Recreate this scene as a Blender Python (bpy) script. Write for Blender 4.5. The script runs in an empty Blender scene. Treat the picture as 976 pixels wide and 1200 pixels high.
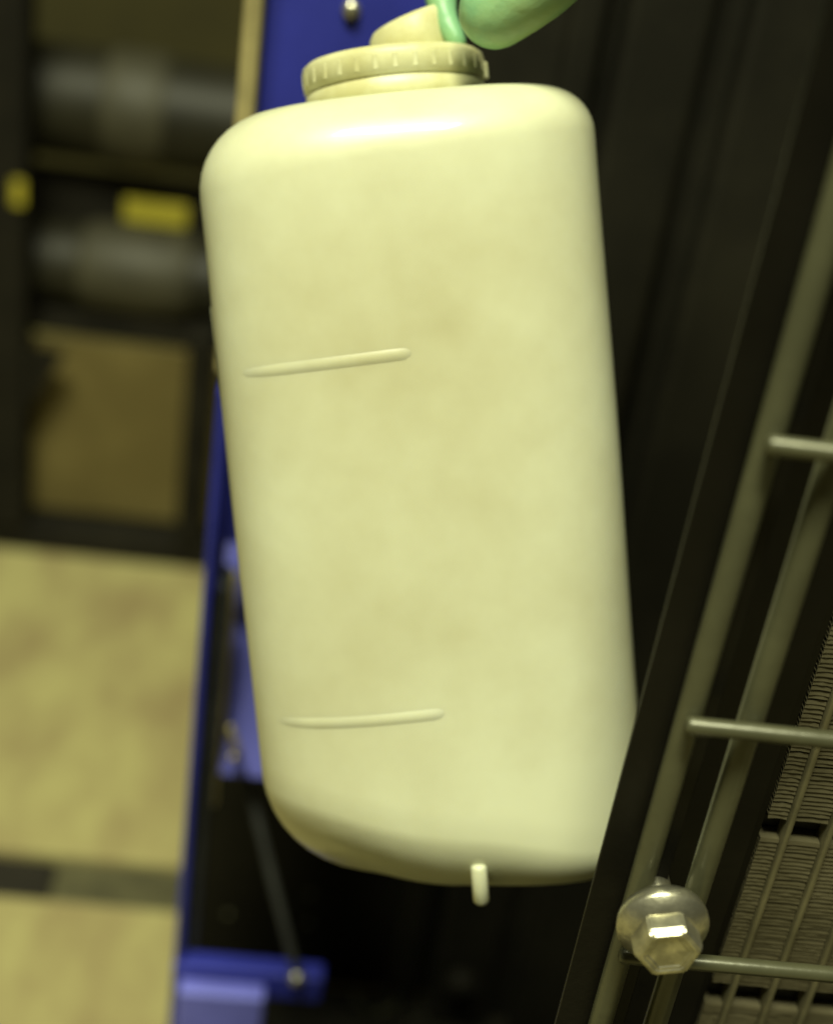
import bpy, bmesh, math, random
from mathutils import Vector, Matrix

random.seed(4)
scene = bpy.context.scene
COL = scene.collection
PI = math.pi

# ------------------------------------------------------------------ camera
# hand-held: pitched about 29 degrees down and rolled about 8 degrees
FPX = 1700.0
zc = Vector((476, 3000, FPX)).normalized()
xc = Vector((5862, -450, -0.2 * FPX))
xc = (xc - zc * xc.dot(zc)).normalized()
yc = zc.cross(xc)
R = Matrix((xc, yc, zc))                       # camera space -> world
CAM = Vector((0, 0, 1.0))
cam_data = bpy.data.cameras.new('camera')
cam = bpy.data.objects.new('camera', cam_data)
COL.objects.link(cam)
cam.matrix_world = Matrix.Translation(CAM) @ R.to_4x4()
cam_data.sensor_fit = 'VERTICAL'
cam_data.sensor_height = 24
cam_data.lens = 24 * FPX / 1200
cam_data.clip_start = 0.01
cam_data.clip_end = 100
cam_data.dof.use_dof = True
cam_data.dof.focus_distance = 0.50
cam_data.dof.aperture_fstop = 2.7
scene.camera = cam

# ------------------------------------------------------------------ world, lamps, exposure
world = bpy.data.worlds.new('World')
scene.world = world
world.use_nodes = True
bg = world.node_tree.nodes['Background']
bg.inputs[0].default_value = (1.0, 0.95, 0.72, 1)
bg.inputs[1].default_value = 0.03

def area(name, loc, target, sx, sy, power, color):
    l = bpy.data.lights.new(name, 'AREA')
    l.shape = 'RECTANGLE'
    l.size, l.size_y = sx, sy
    l.energy = power
    l.color = color
    o = bpy.data.objects.new(name, l)
    o.location = loc
    o.rotation_euler = (Vector(target) - Vector(loc)).to_track_quat('-Z', 'Y').to_euler()
    COL.objects.link(o)
    return o

area('ceiling_lamp', (-0.38, -0.24, 3.0), (0.06, 0.5, 0.75), 1.1, 0.3, 117, (0.98, 1.0, 0.70))

vs = scene.view_settings
vs.view_transform = 'Standard'
vs.look = 'None'
vs.exposure = 0
vs.gamma = 1
vs.use_curve_mapping = False

# ------------------------------------------------------------------ pixel helpers (photo is 976 x 1200)
def ray(px, py):
    return R @ Vector(((px - 488) / FPX, -(py - 600) / FPX, -1.0))
def at_depth(px, py, d):
    return CAM + ray(px, py) * d
def at_y(px, py, y):
    r = ray(px, py)
    return CAM + r * (y / r.y)

# ------------------------------------------------------------------ materials
def mat(name, col, rough=0.5, metal=0.0, var=0.0, scale=20.0, col2=None, bump=0.0, bscale=200.0,
        sss=0.0, spec=0.5, coat=0.0, stretch=(1, 1, 1), rvar=0.0, lo=0.4, hi=0.65):
    m = bpy.data.materials.new(name)
    m.use_nodes = True
    nt = m.node_tree
    p = nt.nodes['Principled BSDF']
    p.inputs['Roughness'].default_value = rough
    p.inputs['Metallic'].default_value = metal
    p.inputs['Specular IOR Level'].default_value = spec
    p.inputs['Coat Weight'].default_value = coat
    if sss:
        p.inputs['Subsurface Weight'].default_value = sss
        p.inputs['Subsurface Radius'].default_value = (1.0, 0.9, 0.5)
        p.inputs['Subsurface Scale'].default_value = 0.008
    tc = nt.nodes.new('ShaderNodeTexCoord')
    mp = nt.nodes.new('ShaderNodeMapping')
    mp.inputs['Scale'].default_value = stretch
    nt.links.new(tc.outputs['Object'], mp.inputs[0])
    n = nt.nodes.new('ShaderNodeTexNoise')
    n.inputs['Scale'].default_value = scale
    n.inputs['Detail'].default_value = 6
    n.inputs['Roughness'].default_value = 0.6
    nt.links.new(mp.outputs[0], n.inputs[0])
    rp = nt.nodes.new('ShaderNodeValToRGB')
    rp.color_ramp.elements[0].position = lo
    rp.color_ramp.elements[1].position = hi
    c2 = col2 if col2 else tuple(c * (1 - var) for c in col)
    rp.color_ramp.elements[0].color = (*c2, 1)
    rp.color_ramp.elements[1].color = (*col, 1)
    nt.links.new(n.outputs[0], rp.inputs[0])
    nt.links.new(rp.outputs[0], p.inputs['Base Color'])
    if rvar:
        mr = nt.nodes.new('ShaderNodeMapRange')
        mr.inputs[3].default_value = rough + rvar
        mr.inputs[4].default_value = rough - rvar
        nt.links.new(n.outputs[0], mr.inputs[0])
        nt.links.new(mr.outputs[0], p.inputs['Roughness'])
    if bump:
        b = nt.nodes.new('ShaderNodeBump')
        b.inputs['Strength'].default_value = bump
        b.inputs['Distance'].default_value = 0.001
        n2 = nt.nodes.new('ShaderNodeTexNoise')
        n2.inputs['Scale'].default_value = bscale
        n2.inputs['Detail'].default_value = 4
        nt.links.new(tc.outputs['Object'], n2.inputs[0])
        nt.links.new(n2.outputs[0], b.inputs['Height'])
        nt.links.new(b.outputs[0], p.inputs['Normal'])
    return m

M = {}
M['plastic'] = mat('milky_plastic', (0.655, 0.665, 0.47), 0.38, sss=0.22, col2=(0.47, 0.445, 0.265), scale=6, coat=0.25, bump=0.12, bscale=90, lo=0.26, hi=0.58)
M['cap'] = mat('cap_plastic', (0.66, 0.645, 0.40), 0.45, sss=0.1, col2=(0.52, 0.49, 0.25), scale=40, bump=0.1)
M['black'] = mat('black_paint', (0.009, 0.008, 0.0055), 0.45, var=0.45, scale=14, bump=0.15, bscale=350, spec=0.2)
M['blackmat'] = mat('black_sheet', (0.017, 0.0155, 0.0095), 0.65, var=0.5, scale=8, bump=0.2, bscale=250, spec=0.2)
M['rod'] = mat('dull_wire', (0.088, 0.087, 0.048), 0.36, metal=0.2, var=0.2, scale=40, bump=0.15)
M['zinc'] = mat('zinc_plated_steel', (0.64, 0.61, 0.46), 0.34, metal=0.88, var=0.45, scale=140, rvar=0.12, bump=0.15, bscale=500)
M['blue'] = mat('blue_paint', (0.034, 0.042, 0.36), 0.4, spec=0.3, var=0.25, scale=12, bump=0.08, bscale=300)
M['lit_blue'] = mat('lit_blue_paint', (0.20, 0.21, 0.80), 0.4, var=0.2, scale=12, bump=0.08, bscale=300)  # brighter copy of the frame blue, lit look put into the colour
M['grey_rubber'] = mat('grey_rubber', (0.055, 0.058, 0.055), 0.7, var=0.4, scale=30)
M['beige_edge'] = mat('beige_sealant', (0.40, 0.34, 0.15), 0.6, var=0.3, scale=30)
M['concrete'] = mat('concrete', (0.45, 0.405, 0.17), 0.8, col2=(0.31, 0.245, 0.11), scale=7, bump=0.4, bscale=120, stretch=(1.8, 0.8, 1), lo=0.35, hi=0.62)
M['dirt'] = mat('dirt', (0.022, 0.018, 0.010), 0.95, var=0.5, scale=30)
M['filler'] = mat('joint_filler', (0.12, 0.11, 0.05), 0.8, var=0.4, scale=25)
M['rack'] = mat('rack_steel', (0.015, 0.013, 0.008), 0.7, spec=0.2, var=0.5, scale=12)
M['pipe'] = mat('dark_pipe', (0.022, 0.020, 0.010), 0.55, spec=0.35, var=0.5, scale=10)
M['sleeve'] = mat('grey_sleeve', (0.055, 0.050, 0.028), 0.6, var=0.35, scale=16)
M['wall'] = mat('olive_wall', (0.062, 0.052, 0.011), 0.9, var=0.3, scale=4)
M['olive_panel'] = mat('olive_sheet', (0.19, 0.15, 0.05), 0.6, col2=(0.13, 0.10, 0.03), scale=7)
M['yellow'] = mat('yellow_label', (0.42, 0.36, 0.03), 0.6, var=0.15, scale=30)
M['fin'] = mat('fin_metal', (0.16, 0.14, 0.08), 0.6, metal=0.2, col2=(0.11, 0.095, 0.05), scale=35)
M['tube'] = mat('tube_metal', (0.26, 0.235, 0.135), 0.5, metal=0.3, var=0.3, scale=50)
M['glove'] = mat('green_rubber', (0.34, 0.50, 0.22), 0.42, col2=(0.20, 0.42, 0.22), scale=25, bump=0.3, bscale=260, sss=0.15)
M['brass'] = mat('brass_clip', (0.62, 0.52, 0.22), 0.35, metal=0.8, var=0.3, scale=100)

# ------------------------------------------------------------------ mesh helpers
def link(name, me, material, parent=None, smooth=False):
    o = bpy.data.objects.new(name, me)
    COL.objects.link(o)
    if material and not me.materials:
        me.materials.append(M[material])
    if smooth:
        for p in me.polygons:
            p.use_smooth = True
    if parent:
        o.parent = parent
    return o

def obj(name, bm, material, parent=None, smooth=False):
    me = bpy.data.meshes.new(name)
    bmesh.ops.recalc_face_normals(bm, faces=bm.faces)
    bm.to_mesh(me)
    bm.free()
    return link(name, me, material, parent, smooth)

def tag(o, label, cat, group=None):
    o['label'] = label
    o['category'] = cat
    if group:
        o['group'] = group
    return o

def thing(name, loc, label, cat, group=None):
    o = bpy.data.objects.new(name, None)
    o.empty_display_size = 0.05
    o.location = loc
    COL.objects.link(o)
    bpy.context.view_layer.update()
    return tag(o, label, cat, group)

def box(x0, x1, y0, y1, z0, z1, bevel=0.0, org=Vector((0, 0, 0)), seg=2):
    bm = bmesh.new()
    bmesh.ops.create_cube(bm, size=1)
    for v in bm.verts:
        v.co = Vector((x0 + (v.co.x + .5) * (x1 - x0), y0 + (v.co.y + .5) * (y1 - y0), z0 + (v.co.z + .5) * (z1 - z0))) - org
    if bevel:
        bmesh.ops.bevel(bm, geom=bm.edges[:], offset=bevel, segments=seg, affect='EDGES', profile=0.5)
    return bm

def tube(pts, r, seg=12, org=Vector((0, 0, 0)), capr=True):
    """round bar through points with slightly domed ends"""
    bm = bmesh.new()
    pts = [Vector(p) - org for p in pts]
    rs = [r] * len(pts)
    d0 = (pts[1] - pts[0]).normalized()
    d1 = (pts[-1] - pts[-2]).normalized()
    if capr:
        pts = [pts[0] - d0 * r * .5, pts[0] - d0 * r * .35] + pts + [pts[-1] + d1 * r * .35, pts[-1] + d1 * r * .5]
        rs = [r * .45, r * .82] + rs + [r * .82, r * .45]
    rings = []
    up = Vector((0, 0, 1)) if abs(d0.z) < .9 else Vector((1, 0, 0))
    for i, p in enumerate(pts):
        a = pts[max(i - 1, 0)]
        b = pts[min(i + 1, len(pts) - 1)]
        d = (b - a).normalized()
        s = d.cross(up).normalized()
        t = s.cross(d)
        rings.append([bm.verts.new(p + (s * math.cos(k * 2 * PI / seg) + t * math.sin(k * 2 * PI / seg)) * rs[i]) for k in range(seg)])
    for i in range(len(rings) - 1):
        for k in range(seg):
            bm.faces.new((rings[i][k], rings[i][(k + 1) % seg], rings[i + 1][(k + 1) % seg], rings[i + 1][k]))
    bm.faces.new(rings[0])
    bm.faces.new(rings[-1])
    return bm

def lathe(profile, seg=40, axis_mat=None):
    """profile: list of (radius, z); closed with end discs"""
    bm = bmesh.new()
    rings = []
    for r, z in profile:
        rings.append([bm.verts.new((r * math.cos(2 * PI * k / seg), r * math.sin(2 * PI * k / seg), z)) for k in range(seg)])
    for i in range(len(rings) - 1):
        for k in range(seg):
            bm.faces.new((rings[i][k], rings[i][(k + 1) % seg], rings[i + 1][(k + 1) % seg], rings[i + 1][k]))
    bm.faces.new(rings[0])
    bm.faces.new(rings[-1])
    if axis_mat:
        bm.transform(axis_mat)
    return bm

FACE_CAM = Matrix.Rotation(PI / 2, 4, 'X')       # local z -> world -y

# ================================================================== SETTING
# floor: dirt bed with concrete slabs and an open joint between them
floor = obj('floor', box(-6, 6, -3, 6, -0.20, -0.045), 'dirt')
floor['kind'] = 'structure'
YJ0 = at_y(110, 1050, 1).y
def floor_pt(px, py):
    r = ray(px, py)
    return CAM + r * (-1.0 / r.z)
j0 = floor_pt(110, 1058).y
j1 = floor_pt(110, 1004).y
for (a, b) in ((-3, j0), (j1, 2.6)):
    for (c, d) in ((-4.0, -1.006), (-1.0, 1.0), (1.006, 4.0)):
        obj('concrete_slab', box(c, d, a, b, -0.046, 0.0, 0.004), 'concrete', floor)
xj = floor_pt(62, 1030).x
obj('dirt_fill', box(-1.4, xj - .001, j0 + .002, j1 - .002, -0.046, -0.008, 0.003), 'dirt', floor)
obj('joint_filler', box(xj, 1.4, j0 + .002, j1 - .002, -0.046, -0.006, 0.003), 'filler', floor)

wall = tag(obj('back_wall', box(-4, 4, 2.30, 2.45, 0.0, 3.0), 'wall'), 'dim olive wall behind the dark pipe rack', 'wall')

# ------------------------------------------------------------------ pipe rack far left
YR = 1.56
beam_f = floor_pt(110, 655).y
x_l = at_y(0, 400, YR).x
x_r0 = at_y(214, 500, YR).x
x_r1 = at_y(246, 500, YR).x
rack = thing('pipe_rack', (x_l, YR, 0), 'dark steel rack with floor beam carrying two pipes behind the blue post', 'rack')
rl = rack.location.copy()
z_beam = at_y(110, 628, beam_f).z
obj('floor_beam', box(-1.2, 0.9, beam_f, beam_f + .09, 0.0, z_beam, 0.006, rl), 'rack', rack)
z_top = at_y(0, -300, YR).z
obj('upright', box(at_y(-70, 400, YR).x, at_y(30, 400, YR).x, YR, YR + .05, z_beam, z_top, 0.004, rl), 'rack', rack)
obj('upright', box(x_r0, x_r1, YR, YR + .05, z_beam, at_y(225, 392, YR).z, 0.004, rl), 'rack', rack)
# gusset plate in the left corner
g0, g1, g2 = at_y(22, 412, YR), at_y(74, 420, YR), at_y(22, 500, YR)
bm = bmesh.new()
for dy in (0.01, 0.022):
    [bm.verts.new(Vector((p.x, YR + dy, p.z)) - rl) for p in (g0, g1, g2)]
bm.verts.ensure_lookup_table()
v = bm.verts
bm.faces.new((v[0], v[1], v[2])); bm.faces.new((v[3], v[5], v[4]))
for i in range(3):
    bm.faces.new((v[i], v[(i + 1) % 3], v[3 + (i + 1) % 3], v[3 + i]))
obj('gusset', bm, 'rack', rack)
obj('back_panel', box(-1.2, 0.9, YR + .055, YR + .058, z_beam + .004, at_y(120, 400, YR + .06).z, 0, rl), 'olive_panel', rack)
# shelf rail under the lower pipe and the rail between the pipes
def rail(name, py0, py1, y, th, px=120):
    z1, z0 = at_y(px, py0, y).z, at_y(px, py1, y).z
    return obj(name, box(-1.2, 0.9, y, y + th, z0, z1, 0.003, rl), 'rack', rack)
rail('lower_rail', 372, 398, YR + .06, .05)
mid = rail('middle_rail', 208, 272, YR + .12, .03)

def pipe(name, py0, py1, yfront, label, sl0, sl1, rs):
    zt, zb = at_y(120, py0, yfront).z, at_y(120, py1, yfront).z
    r = (zt - zb) / 2 * 0.98
    c = Vector((0, yfront + r * .4, (zt + zb) / 2))
    t = thing(name, (x_l, c.y, c.z), label, 'pipe', 'pipes on the rack')
    o = t.location.copy()
    obj('barrel', tube([Vector((-1.2, c.y, c.z)), Vector((.9, c.y, c.z))], r, 32, o), 'pipe', t, True)
    a, b = at_y(sl0, (py0 + py1) / 2, yfront).x, at_y(sl1, (py0 + py1) / 2, yfront).x
    obj('sleeve', tube([Vector((a, c.y, c.z)), Vector((b, c.y, c.z))], r + rs, 32, o, True), 'sleeve', t, True)
    return t, c, r
pipe('large_pipe', 62, 196, YR + .10, 'large dark pipe with dull rounded top above the yellow plates', 132, 188, .004)
pipe('small_pipe', 272, 366, YR + .08, 'dark pipe with wide grey sleeve below the yellow plates', 106, 214, .006)
p0, p1 = at_y(146, 232, YR + .115), at_y(219, 268, YR + .115)
tag(obj('yellow_plate', box(p0.x, p1.x, YR + .113, YR + .119, p1.z, p0.z, .001), 'yellow'),
    'wide yellow plate fixed between the two dark pipes', 'plate')
p0, p1 = at_y(15, 209, YR), at_y(30, 241, YR)
tag(obj('yellow_plate', box(p0.x, p1.x, YR - .005, YR - .0005, p1.z, p0.z, .001), 'yellow'),
    'small narrow yellow tab fixed to the rack upright', 'plate')

# ------------------------------------------------------------------ blue frame
YB = 0.76
def bx(px, py=400):
    return at_y(px, py, YB).x
def bz(px, py):
    return at_y(px, py, YB).z
frame = thing('blue_frame', (bx(250), YB, 0), 'blue painted steel frame with beige edge and crossbar behind the white bottle', 'frame')
fl = frame.location.copy()
XE = bx(268, 400)                                # outer left edge of the frame
z_split = bz(247, 666)
z_pan = bz(290, 906)
z_bar1, z_bar0 = at_y(290, 1140, YB - .034).z, at_y(290, 1168, YB - .034).z
zt = bz(400, -260)
k = bx(300, 600) - bx(299, 600)                  # metres per photo pixel
XP = bx(312, 10)                                 # left edge of the panel
obj('edge_strip', box(bx(287, 10), XP - .0005, YB - .012, YB + .03, bz(260, 430), zt, .003, fl), 'beige_edge', frame)
obj('panel', box(XP, bx(512, 30), YB, YB + .004, z_split + .02, zt, .001, fl), 'blue', frame)
xa, xb = bx(233, 800), bx(243, 800)
obj('post_flange', box(xa, xb, YB - .03, YB + .03, 0.0, bz(250, 432), .0015, fl), 'blue', frame)
obj('hinge_plate', box(xb + .0005, XP - .002, YB - .022, YB - .006, z_split, bz(250, 432), .002, fl), 'blue', frame)
obj('rubber_seal', box(xb + .0005, bx(260, 800), YB - .016, YB + .01, bz(250, 1128), z_split - .001, .003, fl), 'grey_rubber', frame)
obj('sealant_bead', box(bx(261, 800), bx(267, 800), YB - .006, YB + .003, bz(265, 940), z_split - .001, .001, fl), 'beige_edge', frame)
obj('crossbar', box(xa, at_y(379, 1150, YB - .034).x, YB - .034, YB - .018, z_bar0, z_bar1, .002, fl), 'blue', frame)
obj('lower_panel', box(xb + .0005, at_y(308, 1185, YB - .05).x, YB - .05, YB - .036, 0.0, at_y(290, 1170, YB - .05).z, .002, fl), 'lit_blue', frame)['label'] = 'blue panel below the crossbar coloured brighter as if lit'
def screw(px, py, y, r, parent, m='zinc', name='screw', h=.004):
    p = at_y(px, py, y)
    bm = lathe([(r, 0), (r, h * .4), (r * .75, h * .85), (r * .3, h)], 20, FACE_CAM)
    bm.transform(Matrix.Translation(p - parent.location))
    return obj(name, bm, m, parent, True)
# plate below the panel, tilted and coloured brighter to look lit
zs0, zs1 = z_pan, z_split
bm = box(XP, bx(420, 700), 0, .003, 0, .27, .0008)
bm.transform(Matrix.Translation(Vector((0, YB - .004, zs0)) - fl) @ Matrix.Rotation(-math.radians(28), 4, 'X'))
obj('sloping_plate', bm, 'lit_blue', frame)['label'] = 'blue plate coloured brighter as if lit'
screw(412, 12, YB, .0048, frame, name='rivet')
screw(348, 1143, YB - .034, .0052, frame, name='bolt', h=.007)
# brass clip hooked on the edge of the panel
a, b = at_y(270, 852, YB - .01), at_y(280, 886, YB - .01)
obj('clip', tube([a, (a + b) / 2 + Vector((.002, -.006, 0)), b, b + Vector((-.004, 0, -.001))], .0028, 10, fl), 'brass', frame, True)

st0, st1 = at_y(288, 905, YB + .02), at_y(346, 1134, YB - .036)
tag(obj('stay_rod', tube([st0, st1], .0032, 12), 'grey_rubber', None, True), 'thin dark stay rod running down to the bolt on the blue crossbar', 'rod')

# ------------------------------------------------------------------ black cabinet back
YK = 0.90
cab = thing('black_enclosure', (at_y(600, 600, YK).x, YK, 0), 'black sheet metal enclosure with upright folds behind the white bottle', 'enclosure')
cl = cab.location.copy()
xk0, xk1 = at_y(236, 800, YK).x - .01, at_y(1300, 600, YK).x
obj('back_sheet', box(xk0 + .01, xk1, YK, YK + .003, 0.012, zt + .2, 0, cl), 'blackmat', cab)
obj('base_tray', box(xk0 + .01, xk1, .50, YK - .001, 0.001, 0.012, .002, cl), 'blackmat', cab)
for (px, w, dd) in ((650, .022, .02), (735, .05, .035), (800, .03, .02), (870, .055, .04), (960, .03, .025), (1060, .05, .04)):
    x = at_y(px, 200, YK).x
    obj('fold', box(x - w / 2, x + w / 2, YK - dd, YK - .0005, .014, zt + .19, .006, cl), 'blackmat', cab)
for (px, py) in ((365, 1047), (362, 1081), (268, 1071)):
    screw(px, py, YK, .0030, cab, m='rod', h=.003)
obj('bounce_blocker', box(-.06, .60, .12, .44, 0.001, .36, .01, cl), 'blackmat', cab)  # unseen block added to keep floor bounce off the bottle's underside
# dim knob and a loop of clamp low in the dark
kp = at_y(540, 1165, YK - .05)
bm = lathe([(.012, 0), (.013, .01), (.013, .045), (.010, .05)], 20, FACE_CAM)
bm.transform(Matrix.Translation(kp + Vector((0, .05, 0)) - cl))
obj('knob', bm, 'rack', cab, True)
hp = at_y(442, 1165, YK - .03)
ring = [hp + Vector((math.cos(t) * .018, -.004, math.sin(t) * .018)) for t in [PI * (0.95 + i * .08) for i in range(14)]]
obj('hose_clamp', tube(ring, .0022, 8, cl), 'rod', cab, True)

# ------------------------------------------------------------------ radiator behind the guard
bar_p = at_depth(745, 850, 0.44)
YG = bar_p.y
YC = YG + 0.045
rad = thing('radiator', (at_y(900, 1000, YC).x, YC, 0), 'finned radiator core with pale tubes behind the wire guard', 'radiator')
ra = rad.location.copy()
xc0 = (at_y(976, 742, YC).x + at_y(818, 1190, YC).x) / 2
zc1, zc0 = at_y(976, 560, YC).z, 0.06
pitch = 51 * (at_y(901, 1000, YC).x - at_y(900, 1000, YC).x) * 0.97
NT = 8
xc1 = xc0 + pitch * (NT + .5)
first = xc0 + pitch * .55
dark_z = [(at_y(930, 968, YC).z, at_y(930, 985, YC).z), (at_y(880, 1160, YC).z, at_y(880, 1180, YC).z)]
tm = None
for i in range(NT):
    x = first + i * pitch
    if tm is None:
        o = obj('tube', box(-.0011, .0011, -.0012, .03, zc0 - 0, zc1, .0008), 'tube', rad)
        tm = o.data
    else:
        o = link('tube', tm, None, rad)
    o.location = (x - ra.x, YC - .001 - ra.y, -ra.z)
bm = bmesh.new()
nrow = int((zc1 - zc0) / .0019)
for i in range(-1, NT):
    xa_ = max(first + i * pitch + .0014, xc0)
    xb_ = first + (i + 1) * pitch - .0014
    ns = 4
    for r_ in range(nrow):
        z = zc0 + r_ * .0019
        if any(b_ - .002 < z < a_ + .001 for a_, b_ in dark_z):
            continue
        # wavy strip, thin and tilted: front edge low, back edge high
        vs_ = []
        jit = random.uniform(-.0003, .0003)
        for s in range(ns + 1):
            u = s / ns
            zz = z + jit + .00025 * math.sin(u * PI)
            xx = xa_ + (xb_ - xa_) * u
            yy = YC + random.uniform(0, .0003)
            vs_.append([bm.verts.new(Vector((xx, yy, zz)) - ra), bm.verts.new(Vector((xx, yy + .0005, zz + .0015)) - ra), bm.verts.new(Vector((xx, YC + .02, zz + .0019)) - ra)])
        for s in range(ns):
            for q in range(2):
                bm.faces.new((vs_[s][q], vs_[s + 1][q], vs_[s + 1][q + 1], vs_[s][q + 1]))
fo = obj('fins', bm, 'fin', rad)
fo['kind'] = 'stuff'
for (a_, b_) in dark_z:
    obj('dark_band', box(xc0, xc1, YC + .006, YC + .02, b_, a_, .001, ra), 'black', rad)  # dark horizontal bands in the gaps between fin rows
obj('core_backing', box(xc0, xc1, YC + .032, YC + .04, zc0, zc1, 0, ra), 'blackmat', rad)
xs0 = at_y(800, 850, YC).x
obj('side_tank', box(xs0, xc0 - .001, YC - .003, YC + .05, 0.012, 1.02, .004, ra), 'black', rad)
obj('top_tank', box(xc0, xc1, YC - .004, YC + .05, zc1 + .001, 1.02, .004, ra), 'black', rad)
obj('bottom_tank', box(xc0, xc1, YC - .004, YC + .05, 0.012, zc0 - .001, .004, ra), 'black', rad)

# ------------------------------------------------------------------ wire guard
guard = thing('wire_guard', (bar_p.x, YG, 0), 'welded wire guard on a flat black bar in front of the radiator', 'guard')
ga = guard.location.copy()
def gx(px, py):
    return at_y(px, py, YG).x
xbar = (gx(888, 385) + gx(745, 850)) / 2
xA = (gx(951, 397) + gx(822, 793) + gx(755, 1018)) / 3
xB = (gx(969, 597) + gx(857, 920) + gx(780, 1175)) / 3
obj('frame_bar', box(xbar, xA + .010, YG + .008, YG + .0098, 0.02, 1.04, .0004, ga), 'black', guard)
RV, RH = .0041, .0028
for x in (xA, xB, xB + .105, xB + .13):
    obj('upright_wire', tube([(x, YG + .004, .05), (x, YG + .004, 1.03)], RV, 14, ga), 'rod', guard, True)
spz = []
for (px, py) in ((910, 524), (809, 852), (730, 1122)):
    spz.append(at_y(px, py, YG - .004).z)
step = (spz[0] - spz[2]) / 2
for z in [spz[0] + step] + spz + [spz[2] - step]:
    obj('cross_wire', tube([(xA - .0015, YG - .0032, z), (xB + .14, YG - .0032, z)], RH, 14, ga), 'rod', guard, True)

# ------------------------------------------------------------------ flange bolt clamping the guard
bp = at_y(776, 1083, YG - .008)
bolt = thing('flange_bolt', bp, 'shiny hex flange bolt clamping the wire guard', 'bolt')
RF = .0150
obj('flange', lathe([(RF * .96, -.003), (RF, -.001), (RF, .0012), (RF * .97, .002), (RF * .72, .0048), (RF * .66, .0052)], 48, FACE_CAM), 'zinc', bolt, True)
bm = bmesh.new()
rings = []
for (r, z) in ((.0112, .0045), (.0112, .0115), (.0100, .0130), (.0078, .0130), (.0070, .0124)):
    rings.append([bm.verts.new((r * math.cos(PI / 3 * q + .25), r * math.sin(PI / 3 * q + .25), z)) for q in range(6)])
for i in range(len(rings) - 1):
    for q in range(6):
        bm.faces.new((rings[i][q], rings[i][(q + 1) % 6], rings[i + 1][(q + 1) % 6], rings[i + 1][q]))
bm.faces.new(rings[0]); bm.faces.new(rings[-1])
bm.transform(FACE_CAM)
bmesh.ops.bevel(bm, geom=bm.edges[:], offset=.0005, segments=2, affect='EDGES')
obj('hex_head', bm, 'zinc', bolt)
obj('shank', lathe([(.0055, -.03), (.0055, -.003)], 20, FACE_CAM), 'zinc', bolt, True)

# ================================================================== BOTTLE
# local frame: x across, y away from the camera, z along the bottle
BD = 0.60
az = (R @ Vector((-0.093, 0.99, 0.125))).normalized()
ax = R @ Vector((0.99, 0.086, -0.02))
ax = (ax - az * ax.dot(az)).normalized()
ay = az.cross(ax)
BM = Matrix.Translation(at_depth(500, 580, BD)) @ Matrix((ax, ay, az)).transposed().to_4x4()
HW, HD, HH = .0792, .060, .1568
bottle = bpy.data.objects.new('plastic_bottle', None)
bottle.empty_display_size = .05
COL.objects.link(bottle)
bottle.matrix_world = BM @ Matrix.Translation((0, 0, -HH))
bpy.context.view_layer.update()
tag(bottle, 'large milky white plastic bottle held upright by its cap', 'bottle')

NSEG = 128
EXP = 2.7
def section(th, inset, z):
    c, s = math.cos(th), math.sin(th)
    # tapering slightly, and soft dents of a blow-moulded wall
    f = 1.0 + .004 * math.sin(z * 30 + 1.0) + .003 * math.sin(th * 3 + z * 14)
    x = math.copysign(abs(c) ** (2 / EXP), c) * (HW * f - inset)
    y = math.copysign(abs(s) ** (2 / EXP), s) * (HD * f - inset)
    return Vector((x, y, z))
def body_pt(th, t):
    """t 0..1 bottom centre -> rim, 1..2 bottom roundover, 2..3 wall, 3..4 top roundover, 4..5 top"""
    left = 0.5 - 0.5 * math.cos(th)
    front = 0.5 - 0.5 * math.sin(th)
    L = left * left * (3 - 2 * left)
    rb = .0125 + .036 * L
    rt = .019 + .012 * left
    if t < 1:
        return section(th, rb, -HH) * 1 if False else Vector((section(th, rb, 0).x * t, section(th, rb, 0).y * t, -HH + .003 * (1 - t * t)))
    if t < 2:
        a = (t - 1) * PI / 2
        ch = .62 * left * max(0.0, (front - .5) / .5)            # the front left edge is nearly a flat bevel
        ci, cz_ = 1 - math.sin(a), 1 - math.cos(a)
        u = t - 1
        return section(th, rb * (ci + (1 - u - ci) * ch), -HH + rb * (cz_ + (u - cz_) * ch))
    if t < 3:
        return section(th, 0, -HH + rb + (2 * HH - rb - rt) * (t - 2))
    if t < 4:
        a = (t - 3) * PI / 2
        return section(th, rt * (1 - math.cos(a)), HH - rt + rt * math.sin(a))
    u = t - 4
    p = section(th, rt, 0)
    return Vector((p.x * (1 - u), p.y * (1 - u), HH + .004 * u))
ts = [.12, .4, .7, .9] + [1 + i / 10 for i in range(10)] + [2 + i / 24 for i in range(24)] + [3 + i / 10 for i in range(10)] + [4, 4.08, 4.2, 4.4, 4.6, 4.8]
bm = bmesh.new()
rings = [[bm.verts.new(body_pt(2 * PI * q / NSEG, t) + Vector((0, 0, HH))) for q in range(NSEG)] for t in ts]
for i in range(len(rings) - 1):
    for q in range(NSEG):
        bm.faces.new((rings[i][q], rings[i][(q + 1) % NSEG], rings[i + 1][(q + 1) % NSEG], rings[i + 1][q]))
bm.faces.new(rings[0]); bm.faces.new(rings[-1])
body = obj('body', bm, 'plastic', bottle, True)

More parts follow.
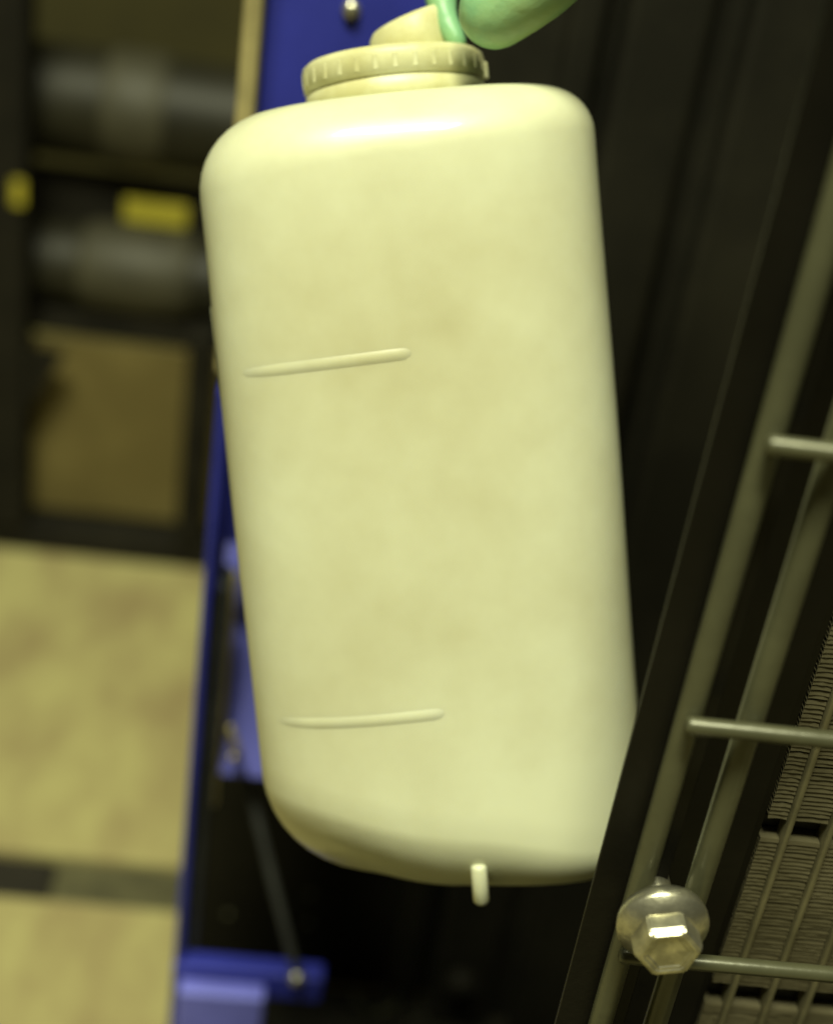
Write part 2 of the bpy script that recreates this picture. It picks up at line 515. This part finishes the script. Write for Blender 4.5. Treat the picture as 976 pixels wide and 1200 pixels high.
# raised level marks following the wall
def front_pt(x, z):
    """point on the front wall at local x, with outward normal"""
    def p(xx):
        lo, hi = PI, 2 * PI
        for _ in range(40):
            m_ = (lo + hi) / 2
            if section(m_, 0, z).x < xx:
                lo = m_
            else:
                hi = m_
        return section(lo, 0, z)
    a = p(x)
    t = (p(x + .001) - p(x - .001)).normalized()
    return a, Vector((t.y, -t.x, 0))
inv = BM.inverted()
def local_on_front(px, py):
    o = inv @ CAM
    d = (inv.to_3x3() @ ray(px, py)).normalized()
    s = .45
    for _ in range(4000):
        q = o + d * s
        if abs(q.x) < HW and q.y > -HD * (1 - abs(q.x / HW) ** EXP) ** (1 / EXP):
            break
        s += .0002
    return q
def ridge(pa, pb, name='level_mark'):
    a, b = local_on_front(*pa), local_on_front(*pb)
    bm = bmesh.new()
    rows = []
    N, K = 28, 8
    for i in range(N + 1):
        u = i / N
        x = a.x + (b.x - a.x) * u
        z = a.z + (b.z - a.z) * u
        q, n = front_pt(x, z)
        h = .0005 * math.sqrt(max(0.0, min(1, u * 4, (1 - u) * 14)))
        rows.append([bm.verts.new(q + n * (-.0006 + (h + .0006) * max(0.0, math.cos(PI / 2 * (2 * j / K - 1))) ** 1.2)
                                  + Vector((0, 0, HH + (j / K - .5) * .0078))) for j in range(K + 1)])
    for i in range(N):
        for j in range(K):
            bm.faces.new((rows[i][j], rows[i + 1][j], rows[i + 1][j + 1], rows[i][j + 1]))
    # closed at the back, inside the wall
    bm.faces.new([r_[0] for r_ in rows] + [r_[K] for r_ in reversed(rows)])
    return obj(name, bm, 'plastic', bottle, True)
ridge((284, 438), (482, 414))
ridge((328, 845), (521, 836))

# moulding tail on the seam at the bottom edge
q = local_on_front(560, 1000)
tail = [Vector((q.x, -HD + .0062, .016)), Vector((q.x, -HD + .0085, .007)), Vector((q.x, -HD + .0105, .0012))]
obj('moulding_tail', tube(tail, .0032, 10), 'plastic', bottle, True)
# pinch of seam on the left wall
lug = [Vector((-HW + .0012, .004, z)) for z in (.222, .232, .241)]
obj('seam_lug', tube(lug, .0026, 10), 'plastic', bottle, True)

# screw cap
CX = .0025
cz = 2 * HH - .001
CY = .004
def place(bm):
    bm.transform(Matrix.Translation((CX, CY, cz)))
    return bm
obj('neck', place(lathe([(.031, -.004), (.029, 0), (.029, .006)], 48)), 'plastic', bottle, True)
RC = .0365
cap = obj('cap', place(lathe([(RC * .97, .0015), (RC * .985, .0020), (RC * .985, .0075), (RC * .965, .0080), (RC * .965, .0090), (RC, .0096), (RC, .0170), (RC * .985, .0185), (RC * .93, .0200), (RC * .6, .0206)], 64)), 'cap', bottle, True)
for ang in (-.12, 2.4):                     # small locking tabs on the rim
    bm = box(-.0020, .0020, -.0012, .0008, .0085, .0150, .0007)
    bm.transform(Matrix.Translation((CX, CY, cz)) @ Matrix.Rotation(ang + PI / 2, 4, 'Z') @ Matrix.Translation((0, -RC - .0001, 0)))
    obj('locking_tab', bm, 'cap', cap)
for i in range(30):                                # low grip ribs round the rim
    bm = box(-.0011, .0011, -.00022, .0006, .0105, .0165, .0004, seg=1)
    bm.transform(Matrix.Translation((CX, CY, cz)) @ Matrix.Rotation(2 * PI * i / 30, 4, 'Z') @ Matrix.Translation((0, -RC, 0)))
    obj('grip_rib', bm, 'cap', cap)
bm = lathe([(.0165, .0198), (.0172, .0210), (.0168, .0305), (.0155, .0325), (.008, .0330)], 40)
for v in bm.verts:                                 # knob with a sloping top
    if v.co.z > .027:
        v.co.z += v.co.x * .30 + .002
bm.transform(Matrix.Translation((.0085, 0, 0)))
obj('knob', place(bm), 'cap', cap, True)

# ================================================================== GLOVED HAND
hand_o = at_depth(760, -260, .54)
def H(px, py, d):
    return at_depth(px, py, d) - hand_o
chains = [          # each limb of the hand: (px, py, depth, radius)
    [(1010, -560, .52, .034), (920, -430, .53, .030), (800, -270, .545, .034)],                                    # wrist and palm
    [(800, -270, .545, .030), (745, -205, .535, .021), (690, -105, .530, .0170), (645, -36, .530, .0150), (581, 12, .538, .0143)],   # index
    [(800, -270, .545, .030), (700, -250, .592, .021), (610, -150, .594, .0180), (545, -85, .588, .0150), (518, -30, .577, .0085), (520, 16, .572, .0056), (535, 49, .570, .0046)],   # thumb
    [(800, -270, .545, .030), (775, -300, .520, .019), (700, -260, .490, .0155), (640, -190, .490, .0140), (610, -150, .512, .0125)],
    [(800, -270, .545, .030), (820, -340, .515, .018), (750, -330, .478, .0150), (685, -285, .476, .0135), (655, -240, .498, .0120)],
    [(920, -430, .530, .026), (880, -390, .515, .016), (810, -400, .476, .0130), (745, -370, .474, .0118), (715, -330, .496, .0105)],
]
def capsule_chain(bm, pts, seg=18):
    """tapered round limb with hemispherical ends"""
    P = [(Vector(p), r) for p, r in pts]
    fine = []
    for i in range(len(P) - 1):
        n_ = 6
        for k_ in range(n_):
            u = k_ / n_
            p_1 = P[max(i - 1, 0)][0]; p0_ = P[i][0]; p1_ = P[i + 1][0]; p2_ = P[min(i + 2, len(P) - 1)][0]
            c = 0.5 * ((2 * p0_) + (p1_ - p_1) * u + (2 * p_1 - 5 * p0_ + 4 * p1_ - p2_) * u * u + (3 * p0_ - p_1 - 3 * p1_ + p2_) * u ** 3)
            fine.append((c, P[i][1] + (P[i + 1][1] - P[i][1]) * u))
    fine.append(P[-1])
    d0 = (fine[1][0] - fine[0][0]).normalized()
    d1 = (fine[-1][0] - fine[-2][0]).normalized()
    pre = [(fine[0][0] - d0 * fine[0][1] * math.sin(a_), fine[0][1] * math.cos(a_)) for a_ in (1.45, 1.1, .75, .4)]
    post = [(fine[-1][0] + d1 * fine[-1][1] * math.sin(a_), fine[-1][1] * math.cos(a_)) for a_ in (.25, .5, .75, 1.0, 1.25, 1.48)]
    fine = pre + fine + post
    up = Vector((.31, .62, .72)).normalized()
    rings = []
    for i, (c, r) in enumerate(fine):
        d = (fine[min(i + 1, len(fine) - 1)][0] - fine[max(i - 1, 0)][0]).normalized()
        s_ = d.cross(up).normalized()
        t_ = s_.cross(d)
        rings.append([bm.verts.new(c + (s_ * math.cos(q_ * 2 * PI / seg) + t_ * math.sin(q_ * 2 * PI / seg)) * r) for q_ in range(seg)])
    for i in range(len(rings) - 1):
        for q_ in range(seg):
            bm.faces.new((rings[i][q_], rings[i][(q_ + 1) % seg], rings[i + 1][(q_ + 1) % seg], rings[i + 1][q_]))
    bm.faces.new(rings[0]); bm.faces.new(rings[-1])
bm = bmesh.new()
for pts in chains:
    capsule_chain(bm, [(H(px, py, d), r) for (px, py, d, r) in pts])
hand = obj('gloved_hand', bm, 'glove', None, True)
hand.location = hand_o
rm = hand.modifiers.new('fuse', 'REMESH')
rm.mode = 'VOXEL'
rm.voxel_size = .0018
rm.use_smooth_shade = True
sm = hand.modifiers.new('soften', 'SMOOTH')
sm.factor = .6
sm.iterations = 10
tag(hand, 'hand in a green rubber glove pinching the cap of the bottle', 'gloved hand')
